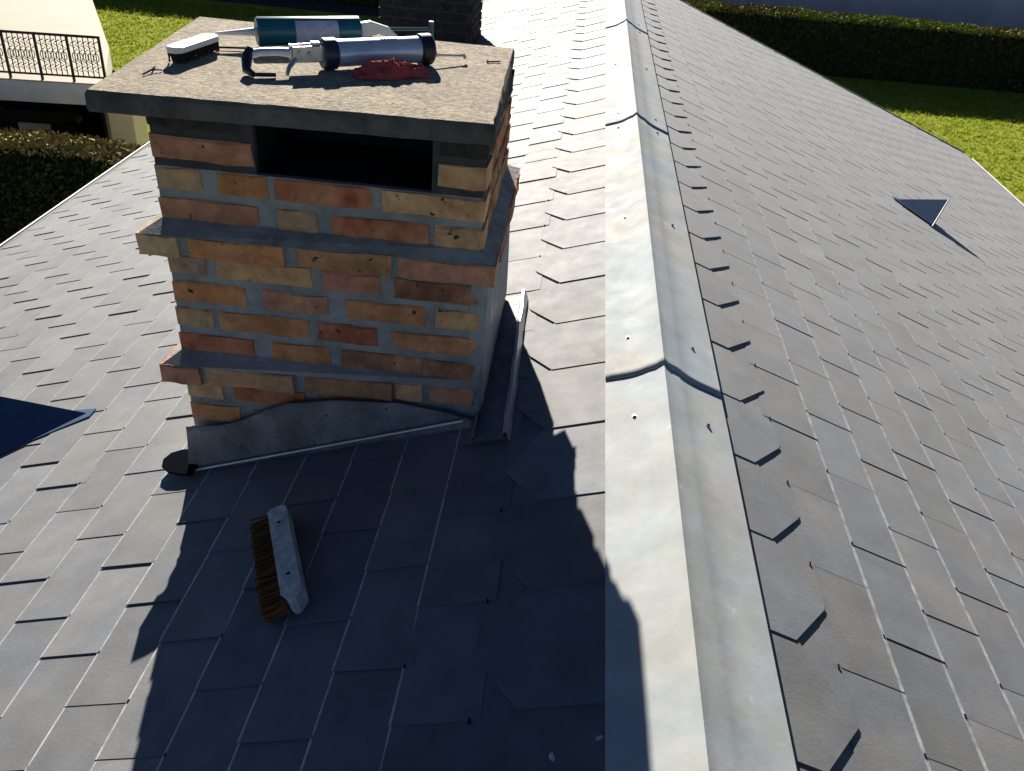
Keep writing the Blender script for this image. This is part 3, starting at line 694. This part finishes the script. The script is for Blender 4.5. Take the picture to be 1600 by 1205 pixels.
# ------------------------------------------------------------------ hedges
def hedge(name, x0, x1, y0, y1, z0, z1, n, leaf, label, top_mat, sd, slope=0.):
    q = random.Random(sd); e = empty(name, ((x0 + x1) / 2, (y0 + y1) / 2, z0)); tag(e, label, 'hedge')
    core = MB(); nx = max(6, int((x1 - x0) / .4)); o0 = 0
    prof_ = [(y0 + .12, z0), (y0 + .10, z1 - .18), (y0 + .22, z1 - .09), (y1 - .22, z1 - .09), (y1 - .10, z1 - .18), (y1 - .12, z0)]
    for i in range(nx + 1):
        x = x0 + .1 + (x1 - x0 - .2) * i / nx
        for (yy, zz) in prof_: core.v.append((x, yy + slope * (x - x0) + .05 * noise.noise(Vector((x, yy, zz))), zz + (.06 * noise.noise(Vector((x * 1.3, yy, 7))) if zz > z0 else 0)))
    m_ = len(prof_)
    for i in range(nx):
        for k in range(m_ - 1): a = i * m_ + k; core.f.append((a, a + 1, a + m_ + 1, a + m_)); core.m.append(0)
    core.f += [tuple(range(m_)), tuple(nx * m_ + k for k in range(m_))[::-1]]; core.m += [0, 0]
    core.build('stems', 'twig', e)
    lf = MB(); areas = [(x1 - x0) * (z1 - z0), (x1 - x0) * (y1 - y0) * 1.3, (x1 - x0) * (z1 - z0) * .35, (y1 - y0) * (z1 - z0), (y1 - y0) * (z1 - z0)]; tot = sum(areas)
    for k in range(n):
        t = q.random() * tot; fc = 0
        while t > areas[fc]: t -= areas[fc]; fc += 1
        dpt = abs(q.gauss(0, .07)) - .03
        x = q.uniform(x0, x1); y = q.uniform(y0, y1); z = z0 + (z1 - z0) * q.random()
        if fc == 0: y = y0 + dpt
        elif fc == 1: z = z1 - dpt * .9
        elif fc == 2: y = y1 - dpt
        elif fc == 3: x = x0 + dpt
        else: x = x1 - dpt
        bul = .10 * noise.noise(Vector((x * 1.1, z * 1.3, y * 1.1 + sd)))
        if fc == 0: y += bul
        if fc == 1: z += bul * .7
        y += slope * (x - x0)
        c = Vector((x, y, z)); a = Vector((q.gauss(0, 1), q.gauss(0, 1), q.gauss(0, 1))).normalized(); h = a.orthogonal().normalized(); h.rotate(Matrix.Rotation(q.uniform(0, 6.28), 3, a)); w_ = a.cross(h)
        l = leaf * q.uniform(.6, 1.3)
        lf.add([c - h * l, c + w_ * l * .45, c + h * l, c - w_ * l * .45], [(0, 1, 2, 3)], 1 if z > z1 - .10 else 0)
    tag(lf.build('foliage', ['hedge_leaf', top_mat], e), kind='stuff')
    return e
hedge('hedge', 1.5, 21, 27.2, 28.2, ZG, -3.02, 48000, .055, 'long clipped hedge beyond the sunny lawn on the right', 'hedge_top_lit', 1, .03)
hedge('hedge', -12.5, -4.75, 9.5, 10.02, ZG, -2.53, 36000, .040, 'dark hedge with brown sunlit top left of the house', 'hedge_dry_lit', 2)
hedge('hedge', -24, 1.5, 31.0, 32.2, ZG, -2.6, 26000, .08, 'distant dark hedge at the back of the lawn behind the chimney', 'hedge_top_lit', 3)

# garden wall beyond the right hedge
gw = MB(); gw.box((-3, 34, ZG), (32, 34.25, -1.6)); o = gw.build('garden_wall', 'grey_wall')
tag(o, 'grey rendered wall in shade beyond the hedge at top right', 'wall')
cp = MB(); cp.box((-3.05, 33.95, -1.6), (32.05, 34.3, -1.5)); cp.build('coping', 'grey_wall', o)
ba = MB(); ba.box((-3, 33.96, -2.75), (32, 33.998, -2.66)); ba.build('band', 'asphalt', o)

# ------------------------------------------------------------------ neighbour's carport with a terrace on top
TZ = -2.4
cport = empty('carport', (-10, 13.5, ZG)); tag(cport, 'neighbour\'s carport with cream terrace on top and black iron railing', 'carport')
P0, P1 = Vector((-6.72, 11.80, 0)), Vector((-18, 10.25, 0)); fdir = (P1 - P0).normalized()
poly = [(-6.72, 11.80), (-7.60, 13.74), (-9.62, 17.2), (-20, 17.4), (-18, 10.25)]
b = MB(); b.prism([(x, y, TZ - .30) for x, y in poly], (0, 0, .28)); o = b.build('slab', 'fascia', cport); fixn(o.data)
b = MB(); b.prism([(x, y, TZ - .018) for x, y in poly], (0, 0, .018)); o = b.build('terrace_floor', 'terrace', cport); fixn(o.data)
b = MB(); b.prism([(-9.1, 16.0, ZG), (-18, 16.2, ZG), (-18, 16.4, ZG), (-9.2, 16.2, ZG)], (0, 0, 1.89)); o = b.build('back_wall', 'dark_wall', cport); fixn(o.data)
b = MB(); b.prism([(-7.12, 12.75, ZG), (-9.25, 16.35, ZG), (-9.42, 16.3, ZG), (-7.29, 12.7, ZG)], (0, 0, 1.885)); o = b.build('side_wall', 'dark_wall', cport); fixn(o.data)
for (x, y) in ((-6.80, 12.42), (-12.6, 11.6)):
    b = MB(); b.box((x - .19, y - .19, ZG), (x + .19, y + .19, TZ - .302)); b.build('pillar', 'pillar', cport, bevel=.012)
inn = Vector((-fdir.y, fdir.x, 0)) * -1
if inn.y < 0: inn = -inn
base = P0 + inn * .06; LR = 8.2
def rp(u, z): p = base + fdir * u; return (p.x, p.y, z)
rail = MB(); rail.tube([rp(0, TZ + .60), rp(LR, TZ + .60)], .018, 6); rail.build('top_rail', 'iron', cport)
rail = MB(); rail.tube([rp(0, TZ + .07), rp(LR, TZ + .07)], .014, 6); rail.build('bottom_rail', 'iron', cport)
pm = MB(); pm.box((-.014, -.014, 0), (.014, .014, .62)); pme = pm.mesh('post', ['iron'])
k = 0
while k * .42 < LR: place('post', pme, cport, Matrix.Translation(rp(k * .42, TZ))); k += 1
bm_ = MB(); bm_.tube([(0, 0, .07), (0, 0, .60)], .0075, 5); ring = []
dd = fdir
for k in range(9): a = 2 * math.pi * k / 8; ring.append((dd.x * .034 * math.cos(a), dd.y * .034 * math.cos(a), .33 + .06 * math.sin(a)))
bm_.tube(ring, .007, 4)
for zc, sg in ((.20, 1), (.47, -1)):
    bm_.tube([(dd.x * sg * .05 * math.sin(t * 1.5), dd.y * sg * .05 * math.sin(t * 1.5), zc - .07 + .028 * t) for t in range(6)], .006, 4)
bme = bm_.mesh('baluster', ['iron']); u = .07
while u < LR:
    if abs((u / .42) - round(u / .42)) * .42 > .03: place('baluster', bme, cport, Matrix.Translation(rp(u, TZ)))
    u += .07
# dark car under the carport
car = empty('car', (-9.6, 14.6, ZG)); mw = Matrix.Translation((-9.3, 14.05, ZG + .0)) @ Matrix.Rotation(R(8), 4, 'Z'); car.matrix_basis = mw; WM[car.name] = mw
tag(car, 'dark car parked in deep shade under the carport', 'car')
secs = [(0, .45, .80, .70), (.10, .32, .95, .80), (.6, .25, 1.00, .84), (1.6, .25, .98, .85), (2.1, .25, .96, .85), (3.3, .28, .80, .80), (3.6, .4, .62, .68)]   # y, z low, z high, half width
b = MB(); n = 8
for (y, zl, zh, hw) in secs:
    for (xx, zz) in ((-hw * .94, zl), (-hw, (zl + zh) / 2), (-hw * .97, zh - .08), (-hw * .86, zh), (hw * .86, zh), (hw * .97, zh - .08), (hw, (zl + zh) / 2), (hw * .94, zl)): b.v.append((xx, y, zz))
for i in range(len(secs) - 1):
    for k in range(n): a = i * n + k; c = i * n + (k + 1) % n; b.f.append((a, c, c + n, a + n)); b.m.append(0)
b.f += [tuple(range(n)), tuple((len(secs) - 1) * n + k for k in range(n))]; b.m += [0, 0]
o = b.build('body', 'car_paint', car, mw, smooth=True); fixn(o.data)
b = MB(); lo, hi = [(-.72, .25, .93), (.72, .25, .93), (.74, 2.55, .93), (-.74, 2.55, .93)], [(-.58, .62, 1.42), (.58, .62, 1.42), (.58, 1.75, 1.44), (-.58, 1.75, 1.44)]
b.add(lo + hi, [(0, 1, 5, 4), (1, 2, 6, 5), (2, 3, 7, 6), (3, 0, 4, 7)], 1); b.add(hi, [(0, 1, 2, 3)], 0); o = b.build('cabin', ['car_paint', 'car_glass'], car, mw, bevel=.03); fixn(o.data)
b = MB(); b.box((-.26, -.025, .66), (.26, -.002, .77)); b.build('number_plate', 'plate', car, mw)
for sx in (-.60, .60):
    b = MB(); b.box((sx - .10, -.015, .70), (sx + .10, .03, .84)); b.build('tail_light', 'tail_red', car, mw, bevel=.01)
for (sx, y) in ((-.76, .75), (.76, .75), (-.76, 2.9), (.76, 2.9)):
    b = MB(); b.tube([(sx - .09, y, .31), (sx + .09, y, .31)], .31, 18); b.build('wheel', 'tyre', car, mw, smooth=True)

# ------------------------------------------------------------------ grass blades on the lawns in view
q = random.Random(21); b = MB()
def tuft(x, y, s):
    for _ in range(3):
        a = q.uniform(0, 6.28); l = q.uniform(.03, .075) * s; w_ = .012 * s
        dx, dy = math.cos(a), math.sin(a); bx, by = x + q.uniform(-.06, .06), y + q.uniform(-.06, .06)
        b.add([(bx - dy * w_, by + dx * w_, ZG), (bx + dy * w_, by - dx * w_, ZG), (bx + dx * l * .7, by + dy * l * .7, ZG + l)], [(0, 1, 2)])
for _ in range(12000): tuft(q.uniform(5.5, 17), q.uniform(14, 27), 1.2)
for _ in range(7000): tuft(q.uniform(-16, -9), q.uniform(19, 29), 1.2)
tag(b.build('grass', 'grass'), 'short yellow-green lawn grass', 'grass', kind='stuff')
